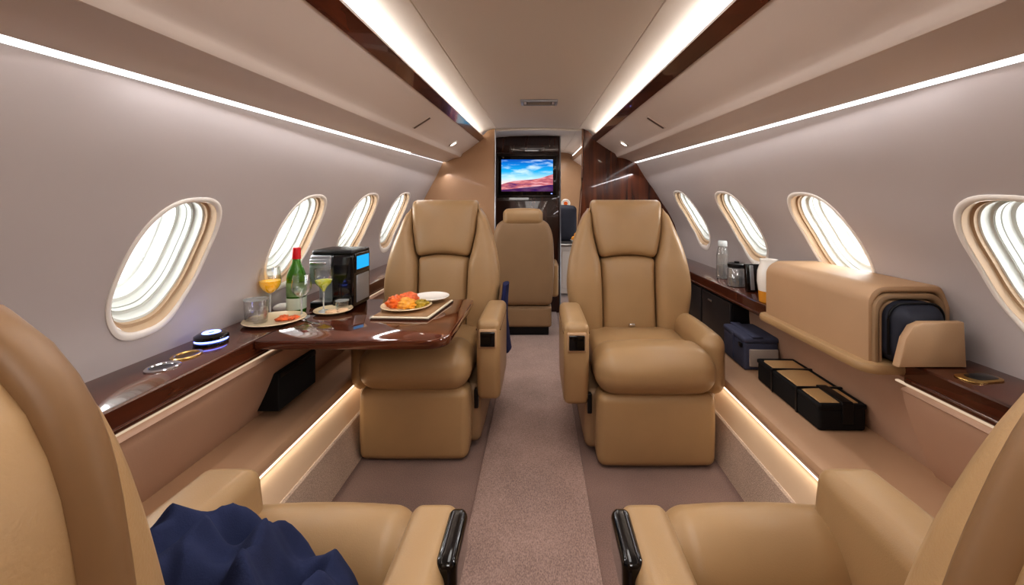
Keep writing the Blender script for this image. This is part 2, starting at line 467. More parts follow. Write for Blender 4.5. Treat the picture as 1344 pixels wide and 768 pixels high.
# overhead bins left and right
for side, lab in ((-1, 'long overhead bin above the left windows'), (1, 'long overhead bin above the right windows')):
    t = thing('overhead_bin', lab, 'overhead bin', (0, 0, 0), group='overhead bins')
    off = 0 if side < 0 else .03
    pr = [(.530, 1.585), (.60, 1.533), (.66, 1.492), (.688, 1.473), (.695, 1.463), (.700, 1.450), (.708, 1.441), (.722, 1.437), (.745, 1.434), (.78, 1.423), (.81, 1.409), (.83, 1.396), (.84, 1.392), (.842, 1.40)]
    def bx(x): return side*(x+off*max(0, (x-.54)/.3))
    sheet_mb = sheet(MB(), [[(bx(x), y, kk(z, y)) for x, z in pr] for y in frange(YB, YF, 20)])
    obj('bin_panel', sheet_mb, BINM, t, 30)
    rp = [(.490, 1.616), (.493, 1.628), (.500, 1.629), (.533, 1.592), (.535, 1.585), (.530, 1.580)]
    mb = MB(); rings(mb, [[(side*x, y, kk(z, y)) for x, z in rp] for y in (YB, 0, 2, 4, YF)])
    obj('wood_rail', mb, WOODM, t, 30)
    # latch recess on the face
    for (yl, ln) in ((2.15, .30),):
        mb = MB(); xs, zs = .632, 1.512
        ang = math.atan2(1.566-1.466, .70-.545)
        M = T((bx(xs), yl, kk(zs, yl)), (math.atan(KUP), side*ang, 0))
        rbox(mb, (.115, .030, .010), .004, mid=1, seg=2); m2 = MB(); m2.add(mb.v, mb.f, M)
        lt = obj('latch', m2, BINM, t)
        mb = MB(); rbox(mb, (.105, .020, .006), .003, (0, 0, -.006), mid=1, seg=2); m2 = MB(); m2.add(mb.v, mb.f, M)
        obj('latch_pull', m2, LATCHM, lt)
    # round reading lights
    yl = 3.03; xs, zs = .650, 1.4985
    M = T((bx(xs), yl, kk(zs, yl)), (math.atan(KUP), side*ang, 0))
    r = thing('reading_light', 'small round reading light in the %s overhead bin' % ('left' if side < 0 else 'right'), 'light', (0, 0, 0), group='bin reading lights')
    m2 = MB(); mb = lathe(MB(), [(.036, .0), (.036, -.006), (.030, -.009), (.026, -.005), (.001, -.004)], n=24); m2.add(mb.v, mb.f, M); obj('bezel', m2, FRAMEM, r)
    m2 = MB(); mb = lathe(MB(), [(.024, -.004), (.02, -.009), (.001, -.010)], n=24); m2.add(mb.v, mb.f, M); obj('lens', m2, SPOTW, r)

# LED strips
def strip_obj(label, pts, m, y0, y1, sheared=True):
    mb = MB(); rings(mb, [[(x, y, kk(z, y) if sheared else z) for x, z in pts] for y in (y0, (y0+y1)/2, y1)])
    return tag(obj('light_strip', mb, m), label, 'light strip', 'cabin light strips')
for side, nm in ((-1, 'left'), (1, 'right')):
    strip_obj('white light strip tucked in the ceiling cove along the %s rail' % nm, [(side*.502, 1.636), (side*.502, 1.630), (side*.516, 1.630), (side*.516, 1.636)], LEDW, YB, 3.62)
    wx = .858 if side < 0 else .888
    strip_obj('thin white light line where the %s wall meets the overhead bin' % nm, [(side*(wx-.001), 1.390), (side*(wx-.001), 1.3875), (side*(wx+.006), 1.3875), (side*(wx+.006), 1.390)], LEDWW, YB, 3.58)

# ceiling vent
v = thing('ceiling_vent', 'small rectangular air vent in the middle of the ceiling', 'vent', (0.008, 2.55, kk(1.711, 2.55)))
v.rotation_euler = (math.atan(KUP), 0, 0)
mb = MB()
for (a, b, c, d) in ((-.118, .118, -.065, -.052), (-.118, .118, .052, .065), (-.118, -.10, -.06, .06), (.10, .118, -.06, .06)): box(mb, a, b, c, d, -.014, .002)
obj('frame', mb, SILVER, v)
mb = MB(); box(mb, -.10, .10, -.055, .055, -.004, .0); obj('recess', mb, DARKG, v)
for k in range(5):
    mb = MB(); rbox(mb, (.15, .014, .003), .001, (0, -.036+.018*k, -.008), (.5, 0, 0), mid=1, seg=1); obj('slat', mb, STEEL, v)
for s in (-1, 1):
    mb = MB(); box(mb, s*.082, s*.098, -.045, .045, -.010, -.004); obj('lamp_strip', mb, FRAMEM, v)

# floor
mb = MB(); sheet(mb, [[(x, y, 0) for x in (-1.3, -.8, -.245, .195, .8, 1.3)] for y in (YB, YF)])
struct('floor', mb, CARPET)
mb = MB(); prism(mb, [(-.245, YB+.02), (.195, YB+.02), (.195, YF-.05), (-.245, YF-.05)], .0, .009, .004)
tag(obj('carpet_runner', mb, RUNNER), 'lighter taupe carpet runner along the middle of the aisle', 'carpet')

# side furniture profile values
for side, nm in ((-1, 'left'), (1, 'right')):
    s = side
    bo = 1.08 if s < 0 else 1.19            # where bench meets padded panel
    po = .972 if s < 0 else 1.090           # top of padded panel
    # sloped carpeted kick strip
    mb = MB(); rings(mb, [[(s*x, y, z) for x, z in ((.798, 0), (.802, .012), (.836, .165), (.842, .172), (.85, .172), (.90, .0))] for y in (YB, 0, 2, 3.6)])
    struct('baseboard_%s' % nm, mb, CARPET_S, sharp=25)
    mb = MB(); rings(mb, [[(s*x, y, z) for x, z in ((.842, .168), (.850, .178), (.872, .235), (.897, .292), (.95, .292), (.95, .168))] for y in (YB, 0, 2, 3.6)])
    struct('trim_%d' % (1 if s < 0 else 2), mb, BASEM, sharp=50)
    strip_obj('warm light strip under the front edge of the %s bench' % nm, [(s*.880, .284), (s*.880, .279), (s*.892, .279), (s*.892, .284)], LEDWARM, YB+.1, 3.5, False)
    # bench
    b = thing('side_bench', 'long low padded bench shelf along the %s wall' % nm, 'bench', (0, 0, 0), group='side benches')
    mb = MB()
    pts = [(.898, .286), (.885, .289), (.877, .300), (.877, .312), (.883, .324), (.897, .331), (.92, .334), (1.0, .334), (bo+.09, .334), (bo+.09, .286)]
    rings(mb, [[(s*x, y, z) for x, z in pts] for y in frange(YB, 3.6, 8)])
    obj('bench_pad', mb, BENCHM, b, 35)
    mb = MB(); tube(mb, [(s*.881, y, .293) for y in frange(YB, 3.6, 8)], .005, 6); obj('piping', mb, PADDED, b)
    # padded wall panel
    def padded(bo, po, y0, y1):
        mb = MB(); a = Vector((bo, .334)); c = Vector((po, .592)); pr = []
        for i in range(13):
            t = i/12; p = a+(c-a)*t; bul = .012*math.sin(PI*t)**.6
            pr.append((p.x-bul*.9, p.y))
        pr += [(po-.006, .597), (po, .602), (po+.008, .604), (po+.03, .606), (bo+.12, .612)]
        rings(mb, [[(s*x, y, z) for x, z in pr+[(bo+.12, .334)]] for y in frange(y0, y1, 10)])
        return mb
    if s < 0:
        struct('trim_3', padded(bo, po, YB, 3.6), PADDED)
    else:
        struct('trim_4', padded(bo, po, YB, 1.185), PADDED)
        struct('trim_6', padded(1.205, 1.175, 1.185, 3.6), PADDED)
    # light line under ledge
    strip_obj('faint warm light line under the %s wooden ledge' % nm, [(s*(po+.010), .612), (s*(po+.010), .607), (s*(po+.020), .607), (s*(po+.020), .612)], emission('led_soft_'+nm, (255, 226, 196), .6), YB, 1.22 if s > 0 else 3.5, False)

# wooden ledges
def ledge(label, s, xi, xo, y0, y1):
    t = thing('side_ledge', label, 'ledge', (0, 0, 0), group='wooden side ledges')
    mb = MB()
    pts = [(xi+.004, .612), (xi, .616), (xi, .674), (xi+.003, .679), (xi+.007, .6805), (xo, .6805), (xo, .612)]
    rings(mb, [[(s*x, y, z) for x, z in pts] for y in frange(y0, y1, 6)])
    obj('ledge_board', mb, WOODM, t, 30)
    mb = MB(); tube(mb, [(s*(xi-.0005), y, .628) for y in (y0+.01, y1-.01)], .004, 6); obj('edge_bead', mb, WOODM, t)
ledge('glossy mahogany ledge running below the left windows', -1, .98, 1.20, YB, 3.6)
ledge('glossy mahogany ledge in front of the tan box, under the nearest right window', 1, 1.10, 1.31, YB, 1.19)
ledge('glossy mahogany ledge behind the tan box, carrying bottle and jar', 1, 1.06, 1.31, 1.78, 3.6)

# ---------------- partitions, TV wall, far cabin
PYL = 3.62
def wall_outline(side, y, inner):
    # outer boundary from floor up along wall/bin/cove to ceiling, slightly overlapping the shell
    W = WL if side < 0 else WR
    pts = [(.79, .0), (.85, .17), (.90, .30), (1.2, .34), (1.2, .66)]
    pts += [(W(z)+.012, z+kz(z)*y) for z in frange(.70, 1.38, 10)]
    pts += [(.80, kk(1.42, y)+.01), (.722, kk(1.455, y)+.01), (.62, kk(1.53, y)), (.55, kk(1.60, y)), (.49, kk(1.65, y)), (.46, kk(1.68, y)), (.41, kk(1.70, y))]
    return [(side*a, b) for a, b in pts]
def panel_xz(mb, pts, y0, y1):
    rs = [[(x, y0, z) for x, z in pts], [(x, y1, z) for x, z in pts]]
    return rings(mb, rs)
ol = wall_outline(-1, PYL, 0)
pts = [(-.39, 0)] + [(-.39, z) for z in frange(.2, kk(1.70, PYL), 6)] + list(reversed(ol))
pt = thing('partition', 'tan cabin partition on the left of the screen', 'partition', (0, 0, 0), group='cabin partitions')
obj('partition_panel', panel_xz(MB(), pts, PYL, PYL+.05), PARTM, pt, 30)
mb = MB(); tube(mb, [(-.39, PYL-.002, z) for z in (0, .6, 1.2, kk(1.69, PYL))], .007, 8); obj('edge_strip', mb, SILVER, pt)
ol = wall_outline(1, PYL, 0)
edge = smooth([(0, .30), (.5, .325), (.8, .36), (1.1, .385), (1.45, .408), (1.9, .412)])
pts = [(edge(z), z) for z in frange(0, kk(1.715, PYL), 16)] + [(.43, kk(1.715, PYL))] + list(reversed(ol))
pt = thing('partition', 'glossy mahogany partition on the right of the doorway', 'partition', (0, 0, 0), group='cabin partitions')
obj('partition_panel', panel_xz(MB(), pts, PYL, PYL+.05), WOODV, pt, 30)
mb = MB(); tube(mb, [(edge(z)-.003, PYL-.002, z) for z in frange(0, kk(1.715, PYL), 16)], .009, 8); obj('edge_strip', mb, mat('bronze_edge', (120, 90, 74), .3, metal=.6), pt)
# header arch
mb = MB(); tube(mb, [(x, PYL+.02, kk(1.70, PYL)+.012*(1-(x/.42)**2)-.012) for x in frange(-.41, .43, 14)], .012, 8)
struct('trim_5', mb, CEILM)

TY = 4.2
# tv bulkhead (mahogany)
tvw = struct('wall_front', MB(), WOODD) if False else None
mb = MB(); box(mb, -1.35, .236, TY, TY+.06, 0, 1.90, .004)
wf = struct('wall_front', mb, WOODD)
mb = MB(); tube(mb, [(.236, TY-.002, z) for z in (0, 1, 1.9)], .007, 8); obj('edge_strip', mb, SILVER, wf)
mb = MB(); box(mb, -.46, .22, TY-.012, TY-.0005, 1.700, 1.845, .004); obj('upper_panel', mb, WOODD, wf)
mb = MB(); box(mb, -.46, .22, TY-.012, TY-.0005, .25, 1.185, .004); obj('lower_panel', mb, WOODD, wf)
tv = thing('wall_screen', 'flat screen showing a blue sky over pink dunes on the dark wood wall', 'screen', (-.113, TY, 1.449))
mb = MB()
for (a, b, c, d) in ((-.325, .325, .205, .228), (-.325, .325, -.228, -.205), (-.325, -.303, -.21, .21), (.303, .325, -.21, .21)): box(mb, a, b, -.034, 0, c, d, .006)
obj('bezel', mb, mat('screen_bezel', (60, 52, 48), .25, metal=.5), tv)
mb = MB(); box(mb, -.306, .306, -.026, -.002, -.208, .208, .003); obj('screen_border', mb, BLACKG, tv)
mb = MB(); mb.add([(-.272, -.0275, -.165), (.272, -.0275, -.165), (.272, -.0275, .172), (-.272, -.0275, .172)], [(0, 1, 2, 3)]); obj('picture', mb, TVM, tv)
mb = MB(); box(mb, .25, .265, -.029, -.026, -.192, -.186, .001); obj('power_light', mb, BLUELED, tv)

# far cabin seen through the doorway
mb = MB(); box(mb, -1.35, 1.35, 6.0, 6.06, 0, 1.99, .004); struct('wall_far', mb, PARTM)
gc = thing('galley_cabinet', 'pale low cabinet seen through the doorway', 'cabinet', (.50, 4.95, 0))
mb = MB(); box(mb, -.22, .14, 0, .4, .03, .62, .01); obj('carcass', mb, CEILM, gc)
mb = MB(); box(mb, -.20, -.04, -.016, 0, .10, .56, .006); obj('door', mb, CEILM, gc)
mb = MB(); box(mb, -.02, .12, -.016, 0, .34, .58, .006); obj('oven_door', mb, BLACKG, gc)
mb = MB(); box(mb, -.23, .15, -.02, .42, .62, .65, .006); obj('worktop', mb, STEEL, gc)
fs_ = thing('far_seat', 'dark charcoal seat back seen through the doorway', 'seat', (.36, 5.55, 0))
mb = MB(); rbox(mb, (.36, .14, .50), .05, (0, 0, .87), bulge=(0, .01, .02)); obj('backrest', mb, BAGNAVY, fs_)
mb = MB(); rbox(mb, (.40, .30, .20), .05, (0, -.05, .52)); obj('seat_cushion', mb, DARKG, fs_)
mb = MB(); box(mb, -.15, .15, -.1, .1, 0, .45, .02); obj('base', mb, DARKG, fs_)
fb = thing('fruit_bowl', 'small bowl of round fruit on the pale cabinet beyond the doorway', 'bowl', (.50, 5.1, .65))
mb = lathe(MB(), [(.03, 0), (.05, .004), (.085, .045), (.08, .046), (.046, .010), (.001, .008)]); obj('bowl', mb, CERAMIC, fb)
for k, (x, y, z) in enumerate(((-.035, 0, .055), (.035, .01, .055), (0, -.03, .06), (0, .005, .10))):
    mb = lathe(MB(), [(.036*math.sin(PI*i/10), -.036*math.cos(PI*i/10)) for i in range(11)], (.50+x, 5.1+y, .65+z), 16)
    tag(obj('fruit', mb, YELLOWF), 'round yellow fruit in the bowl beyond the doorway', 'fruit', 'fruit in the far bowl')
wl = thing('wall_sconce', 'round white wall light on the tan end wall beyond the doorway', 'light', (.42, 6.0, 1.16), rot=(PI/2, 0, 0))
obj('rim', lathe(MB(), [(.07, 0), (.07, .02), (.055, .026), (.05, .012), (.001, .012)]), CERAMIC, wl)
obj('centre', lathe(MB(), [(.03, .012), (.028, .022), (.001, .024)]), ORANGE, wl)
# cabin rear wall behind the viewer
mb = MB(); box(mb, -1.4, 1.4, YB-.05, YB, 0, 1.75, .004); struct('wall_back', mb, PARTM)

# ------------------------------------------------------------------ seats
def make_seat(label, loc, rz, inb, sx=1.0, slope=.16, cap='front', top=1.125, thick=.15, backtop=1.175, y0=.50, xop=None):
    """local frame: seat faces -Y, legrest front at y=0. inb = -1 when the aisle side is local -x, +1 otherwise"""
    t = thing('cabin_seat', label, 'seat', loc, rz, 'tan leather cabin seats')
    def add(name, mb, m=LEATHER, parent=t, sharp=50):
        return obj(name, mb.scale(sx*(-inb), 1, 1) if True else mb, m, parent, sharp)
    roll = .25 if cap == 'front' else .18
    mb = MB(); rbox(mb, (.51, .13, .315), .035, (0, .065, .1655), bulge=(.008, .015, .006)); add('legrest', mb)
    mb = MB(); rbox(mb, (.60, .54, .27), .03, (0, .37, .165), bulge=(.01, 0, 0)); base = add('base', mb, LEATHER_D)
    mb = MB(); box(mb, -.292, -.272, .085, .12, .20, .29, .004); add('base_slot', mb, BLACK, base)
    mb = MB(); box(mb, -.22, .22, .12, .62, 0, .04, .01); add('plinth', mb, BLACK)
    wp = lambda x, y, z: (x, y, z + .012*math.cos(min(1, abs(x)/.27)*PI/2))
    mb = MB(); rbox(mb, (.535, roll, .185), .085, (0, -.03+roll/2, .412), bulge=(0, .012, .018), seg=6); add('thigh_cushion', mb)
    mb = MB(); rbox(mb, (.50, y0-.14, .15), .04, (0, .18+(y0-.14)/2, .385), bulge=(0, 0, .02)); cu = add('seat_cushion', mb)
    # inboard armrest (local -x before the mirror)
    def armwarp(x, y, z):
        f = max(0, -z/.19); return (x, y + .03*f*(1 if y < 0 else 0), z)
    ay = 0 if cap == 'front' else .115
    mb = MB(); rbox(mb, (.112, .41, .375), .028, (-.345, .245+ay, .4325), bulge=(.006, .012, .008), warp=armwarp); arm = add('armrest', mb)
    mb = MB()
    for zc in (.575,):
        tube(mb, [(-.345-.057, .06+ay+.34*i/8, zc-.0) for i in range(9)], .0035, 6); tube(mb, [(-.345+.057, .06+ay+.34*i/8, zc) for i in range(9)], .0035, 6)
    add('seam_piping', mb, SEAM, arm)
    if cap == 'front':
        mb = MB(); box(mb, -.388, -.302, .022, .06, .500, .585, .008); fr = add('control_frame', mb, BOXM, arm)
        mb = MB(); box(mb, -.381, -.312, .016, .03, .510, .576, .004); add('control_button', mb, BLACKG, fr)
    else:
        mb = MB(); rbox(mb, (.044, .115, .075), .016, (-.345-.056, .235, .588), seg=4); fr = add('control_unit', mb, BLACKG, arm)
    # outboard armrest, lower and rounder
    mb = MB()
    if cap == 'front':
        rbox(mb, (.115, .44, .275), .056, (.293, .31, .408), bulge=(.004, .012, .012), seg=6)
    else:
        rbox(mb, (.155, .62, .36), .035, (.232, .305, .43), bulge=(.006, .01, .012), warp=lambda x, y, z: (x, y + (.09*(1-(z+.18)/.36) if False else .045*max(0, (z+.18)/.36)*(1 if y < -.1 else 0) - .0), z))
    arm2 = add('armrest', mb)
    if cap != 'front':
        mb = MB(); tube(mb, [(.1595, .075+.50*i/8, .580) for i in range(9)], .0028, 6); tube(mb, [(.3045, .075+.50*i/8, .580) for i in range(9)], .0028, 6)
        add('seam_piping', mb, SEAM, arm2)
    # back
    yf = lambda z: y0+(z-.42)*slope
    xi = smooth([(.38, .150), (.80, .158), (.88, .176), (1.0, .196), (1.2, .205)])
    xo = smooth([(.36, .255), (.45, .295), (.55, .328), (.68, .345), (.80, .335), (.92, .308), (1.02, .272), (1.10, .235), (1.15, .20)])
    if xop: xo = smooth(xop); hw = smooth([(.83, .158), (.9, .176), (1.2, .176)]); xi = smooth([(.38, .150), (.80, .14), (1.2, .13)])
    for sd in (-1, 1):
        a, b = (lambda z: xi(z)), (lambda z: xo(z)+.004)
        if sd < 0: a2, b2 = (lambda z: -xo(z)-.004), (lambda z: -xi(z))
        else: a2, b2 = a, b
        mb = MB(); pad(mb, .37, top, a2, b2, lambda z: yf(z)-.045*math.sin(PI*min(1, max(0, (z-.3)/.85)))-.005, lambda z: yf(z)+.11, .045, .05, .012, 30)
        add('side_bolster', mb)
    mb = MB(); pad(mb, .40, .835, lambda z: -xi(z)+.003, lambda z: xi(z)-.003, lambda z: yf(z)-.008, lambda z: yf(z)+.10, .03, .03, .022, zw=(0, .022)); add('back_cushion', mb)
    hx = smooth([(.83, .158), (.9, .176), (1.0, .196), (1.1, .205), (1.2, .206)]) if not xop else (lambda z: xi(z)-.003)
    mb = MB(); pad(mb, .838, backtop, lambda z: -hx(z), lambda z: hx(z), lambda z: yf(z)-.028, lambda z: yf(z)+.10, .035, .035, .02, zw=(.022, 0)); add('headrest', mb)
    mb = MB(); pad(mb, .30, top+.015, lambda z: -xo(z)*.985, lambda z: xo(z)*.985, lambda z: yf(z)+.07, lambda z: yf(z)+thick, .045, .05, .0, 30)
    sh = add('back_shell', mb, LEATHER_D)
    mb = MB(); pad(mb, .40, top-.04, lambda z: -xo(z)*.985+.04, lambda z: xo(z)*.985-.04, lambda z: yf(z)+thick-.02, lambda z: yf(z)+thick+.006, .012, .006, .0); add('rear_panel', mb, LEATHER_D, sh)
    mb = MB(); rbox(mb, (.035, .02, .014), .004, (0, y0-.025, .485), (0, 0, .2), mid=1, seg=2); bk = add('buckle', mb, CHROME, cu)
    if xop:
        for sd in (-1, 1):
            mb = MB(); tube(mb, [(sd*(xo(z)+.003), yf(z)+.006, z) for z in frange(.45, top-.012, 40)] + [(sd*(xo(top)*(1-k/6)), yf(top)+.006, top-.006+.010*math.sin(PI/2*k/6)) for k in range(1, 6)], .012, 12); add('edge_roll', mb, ROLLM, sh)
    return t

make_seat('left rear-facing tan leather seat behind the laid table, headrest raised', (-.555, 1.755, 0), 0, 1, .95)
make_seat('right rear-facing tan leather seat facing the camera, no table in front', (.517, 1.708, 0), 0, -1)
make_seat('nearest left tan seat with a crumpled navy blanket on it', (-.45, .87, 0), PI, -1, .78, .03, 'side', thick=.13, backtop=1.11, y0=.645, top=1.10,
          xop=[(.36, .255), (.5, .30), (.70, .318), (.90, .296), (.98, .286), (1.02, .277), (1.05, .262), (1.075, .238), (1.09, .212), (1.10, .18)])
make_seat('nearest right tan seat with a black control on its arm, empty cushion', (.455, .87, 0), PI, 1, .78, .03, 'side', thick=.13, backtop=1.17, y0=.645, top=1.16,
          xop=[(.36, .255), (.5, .30), (.70, .330), (.82, .325), (.93, .300), (1.01, .262), (1.06, .225), (1.12, .18), (1.16, .14)])

# third seat, seen from behind
def rear_seat():
    t = thing('cabin_seat', 'tan seat seen from behind in the aisle below the screen', 'seat', (-.13, 3.40, .0095), 0, 'tan leather cabin seats')
    w = smooth([(.10, .235), (.25, .25), (.5, .268), (.75, .268), (.88, .255), (.96, .225), (1.02, .17)])
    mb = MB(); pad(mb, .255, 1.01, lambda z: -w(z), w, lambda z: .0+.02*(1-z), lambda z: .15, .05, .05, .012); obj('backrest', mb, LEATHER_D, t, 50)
    mb = MB(); rbox(mb, (.345, .13, .135), .045, (0, .055, 1.03), bulge=(.0, .01, .01), seg=5); obj('headrest', mb, LEATHER, t, 50)
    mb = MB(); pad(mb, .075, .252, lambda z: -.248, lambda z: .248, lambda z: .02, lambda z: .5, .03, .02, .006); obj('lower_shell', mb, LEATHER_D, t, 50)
    mb = MB(); box(mb, -.225, .225, .05, .48, 0, .08, .01); obj('base', mb, BLACK, t)
    mb = MB(); rbox(mb, (.48, .44, .16), .05, (0, .32, .40)); obj('seat_cushion', mb, LEATHER, t, 50)
    for sd in (-1, 1):
        if sd < 0: continue
        mb = MB(); rbox(mb, (.085, .34, .30), .03, (sd*.272, .29, .46)); obj('armrest', mb, LEATHER, t, 50)
    mb = MB(); tube(mb, [(sd*1.0, .016, .255) for sd in frange(-.235, .235, 4)], .003, 6); obj('seam_piping', mb, LEATHER_D, t)
rear_seat()

# ------------------------------------------------------------------ table
TZ = .6805
t = thing('fold_out_table', 'glossy mahogany fold-out table laid with food and drinks', 'table', (0, 0, 0))
mb = MB(); out = rrect(-.979, -.315, 1.365, 1.965, (.004, .075, .03, .004), 8)
prism(mb, out, TZ-.034, TZ, .007); obj('tabletop', mb, WOODX, t, 30)
mb = MB(); box(mb, -1.0, -.55, 1.62, 1.70, .62, .646, .01); obj('support_arm', mb, BLACK, t)
# items: plates, glasses, bottle
def plate(label, x, y, z, r, m=CERAMIC, cat='plate', group=None):
    p = lathe(MB(), [(r*.55, 0), (r*.62, .003), (r*.97, .012), (r, .015), (r*.985, .0175), (r*.93, .0155), (r*.62, .007), (.001, .006)], n=40)
    o = obj('plate', p, m); o.location = (x, y, z); return tag(o, label, cat, group)
def lump(name, label, cat, x, y, z, sx, sy, sz, m, seed, amp=.25, freq=2.2, rz=0):
    mb = MB(); vs = []; rows = 12; n = 24; rs = []
    for i in range(rows+1):
        a = PI*i/rows; ring = []
        for k in range(n):
            b = 2*PI*k/n; d = Vector((math.sin(a)*math.cos(b), math.sin(a)*math.sin(b), -math.cos(a)))
            q = 1+amp*noise.noise(d*freq+Vector((seed*7.1, seed*3.3, 0)))
            pz = d.z*sz*q
            if pz < -sz*.55: pz = -sz*.55
            ring.append((d.x*sx*q if i not in (0, rows) else 1e-4*math.cos(b), d.y*sy*q if i not in (0, rows) else 1e-4*math.sin(b), pz+sz*.55))
        rs.append(ring)
    rings(mb, rs); o = obj(name, mb, m); o.location = (x, y, z); o.rotation_euler = (0, 0, rz); return tag(o, label, cat)

def wine_glass(label, x, y, z, h, r, fill, fm, kind='wine'):
    t = thing('wine_glass', label, 'glass', (x, y, z), group='wine glasses on the table')
    st = h*.45
    if kind == 'wine':
        bowl = [(.004, st), (r*.5, st+.012), (r*.88, st+h*.16), (r, st+h*.26), (r*.95, st+h*.38), (r*.84, h)]
    else:
        bowl = [(.004, st), (r*.35, st+.020), (r*.75, st+h*.2), (r*.95, st+h*.32), (r, st+h*.42), (r*.98, h)]
    f = smooth([(zz, rr) for rr, zz in bowl])
    prof = [(r*.85, 0), (r*.85, .0015), (r*.4, .004), (.005, .010), (.0035, .02), (.0035, st-.006)] + [(f(q), q) for q in frange(st, h, 10)]
    inner = [(f(q)-.0012, q) for q in reversed(frange(st+.004, h, 10))]
    mb = lathe(MB(), prof[6:]+inner, n=32); obj('glass_body', mb, GLASS, t, 60)
    mb = lathe(MB(), prof[:7], n=24); obj('stem', mb, STEMG, t, 50)
    if fill:
        top = st+(h-st)*fill
        mb = lathe(MB(), [(max(.002, f(q)-.002), q) for q in frange(st+.005, top, 8)]+[(.001, top)], n=32); obj('wine', mb, fm, t, 50)
    return t
def tumbler(label, x, y, z, h, r, water=0, fm=None):
    t = thing('tumbler', label, 'glass', (x, y, z), group='short glasses on the table')
    mb = lathe(MB(), [(r*.86, 0), (r*.9, .002), (r, h), (r-.0025, h), (r*.86, .012), (.001, .011)], n=30); obj('glass_body', mb, GLASS, t, 50)
    mb = lathe(MB(), [(r*1.003, h-.003), (r*1.003, h), (r-.003, h), (r-.003, h-.003)], n=30); obj('rim', mb, thin_glass('rim_glass', (.97, .97, .97), .6, .25), t)
    if water:
        mb = lathe(MB(), [(r*.85, .013), (r*.9, .013+h*water), (.001, .013+h*water)], n=30); obj('drink', mb, fm or GLASS, t, 50)
    return t

plate('cream plate with salmon at the window end of the table, under the tumbler', -1.045, 1.575, TZ, .11, CREAMC)
tumbler('short clear tumbler standing on the cream plate', -1.10, 1.548, TZ+.0075, .092, .042, .25, GLASS)
for k, (dx, dy, rz) in enumerate(((0, 0, .3), (.028, .018, 1.2), (-.012, .026, 2.1))):
    lump('salmon_slice', ['slice of salmon nearest the tumbler on the cream plate', 'slice of salmon at the aisle side of the cream plate', 'slice of salmon at the far rim of the cream plate'][k], 'food', -1.015+dx, 1.585+dy-.01, TZ+.0075, .026, .017, .009, SALMON, k+3, .4, 3, rz)
mb = MB(); rbox(mb, (.07, .055, .022), .010, (0, 0, .011), bulge=(0, 0, .006)); o = obj('napkin', mb, NAPKIN); o.location = (-1.133, 1.765, TZ); o.rotation_euler = (0, 0, .1); tag(o, 'folded white napkin behind the cream plate by the window', 'napkin')
wine_glass('wine glass half full of golden wine, nearest the window', -1.125, 1.665, TZ+.0, .205, .041, .5, WINEY)
b = thing('wine_bottle', 'green wine bottle with red foil cap and pale label', 'bottle', (-1.048, 1.72, TZ), rz=.5)
mb = lathe(MB(), [(.001, .004), (.030, 0), (.037, .004), (.038, .012), (.038, .150), (.036, .166), (.028, .188), (.018, .212), (.0145, .23), (.0145, .268), (.016, .269), (.016, .275), (.0145, .276), (.001, .276)], n=36); obj('glass_body', mb, GREENGL, b, 50)
mb = lathe(MB(), [(.0150, .232), (.0165, .233), (.0165, .278), (.015, .281), (.001, .282)], n=28); obj('foil_cap', mb, REDCAP, b)
mb = lathe(MB(), [(.0384, .018), (.0388, .019), (.0388, .066), (.0384, .067)], n=36); obj('lower_label', mb, BLABEL, b)
mb = lathe(MB(), [(.0384, .074), (.0388, .075), (.0388, .132), (.0384, .133)], n=36); obj('upper_label', mb, BLABEL2, b)
wine_glass('empty clear wine glass in front of the green bottle', -.980, 1.643, TZ, .178, .038, 0, None)
plate('small cream plate between the glasses and the coffee machine', -.885, 1.715, TZ, .078, CREAMC)
wine_glass('wine glass with pale green wine in front of the coffee machine', -.922, 1.705, TZ+.007, .185, .039, .52, WINEG, 'v')
tumbler('small low glass on the plate beside the coffee machine', -.862, 1.745, TZ+.007, .040, .028)
for k, (dx, dy) in enumerate(((.0, -.035), (.035, -.015))):
    lump('pastry', ['flat pastry at the near rim of the small plate', 'flat pastry at the aisle rim of the small plate'][k], 'food', -.875+dx, 1.715+dy, TZ+.007, .026, .018, .010, PASTRY, 11+k, .3, 3, k)
o = lathe(MB(), [(.022, 0), (.024, .002), (.024, .004), (.02, .0045), (.001, .003)], n=24)

# cutlery
kn = thing('table_knife', 'steel knife lying on the table in front of the empty wine glass', 'knife', (-.935, 1.59, TZ+.002), rz=-.5)
mb = MB(); prism(mb, [(-.01, -.006), (.06, -.009), (.10, -.004), (.105, .004), (-.01, .006)], -.0012, .0012, .0006); obj('blade', mb, CHROME, kn)
mb = MB(); rbox(mb, (.085, .012, .005), .0024, (-.05, 0, .001), mid=2, seg=2); obj('handle', mb, CHROME, kn)

# coffee machine
cm = thing('coffee_machine', 'black and silver coffee machine with a lit blue display', 'coffee machine', (-.925, 1.865, TZ), rz=-.03)
W2, D2, H2 = .098, .088, .262
mb = MB(); box(mb, -.0, W2, -D2, D2, .0, H2-.02, .012, 3); obj('body', mb, BLACKG, cm)
mb = MB(); box(mb, -W2, .002, -.02, D2, .0, H2-.022, .010, 3); box(mb, -W2, .002, -D2, 0, .195, H2-.022, .010, 3); obj('brew_head', mb, SILVER, cm)
mb = MB(); box(mb, -W2, .002, -D2, -.018, 0, .028, .005, 2); obj('drip_tray', mb, BLACK, cm)
mb = MB(); box(mb, -W2+.008, -.004, -D2+.008, -.026, .028, .031, .001); obj('drip_grille', mb, STEEL, cm)
mb = MB(); box(mb, -W2-.001, -.002, -D2-.004, -D2+.01, .11, .222, .005); obj('front_plate', mb, SILVER, cm)
mb = lathe(MB(), [(.016, .150), (.018, .153), (.018, .196), (.001, .198)], (-.05, -.055, 0), 20); obj('spout', mb, STEEL, cm)
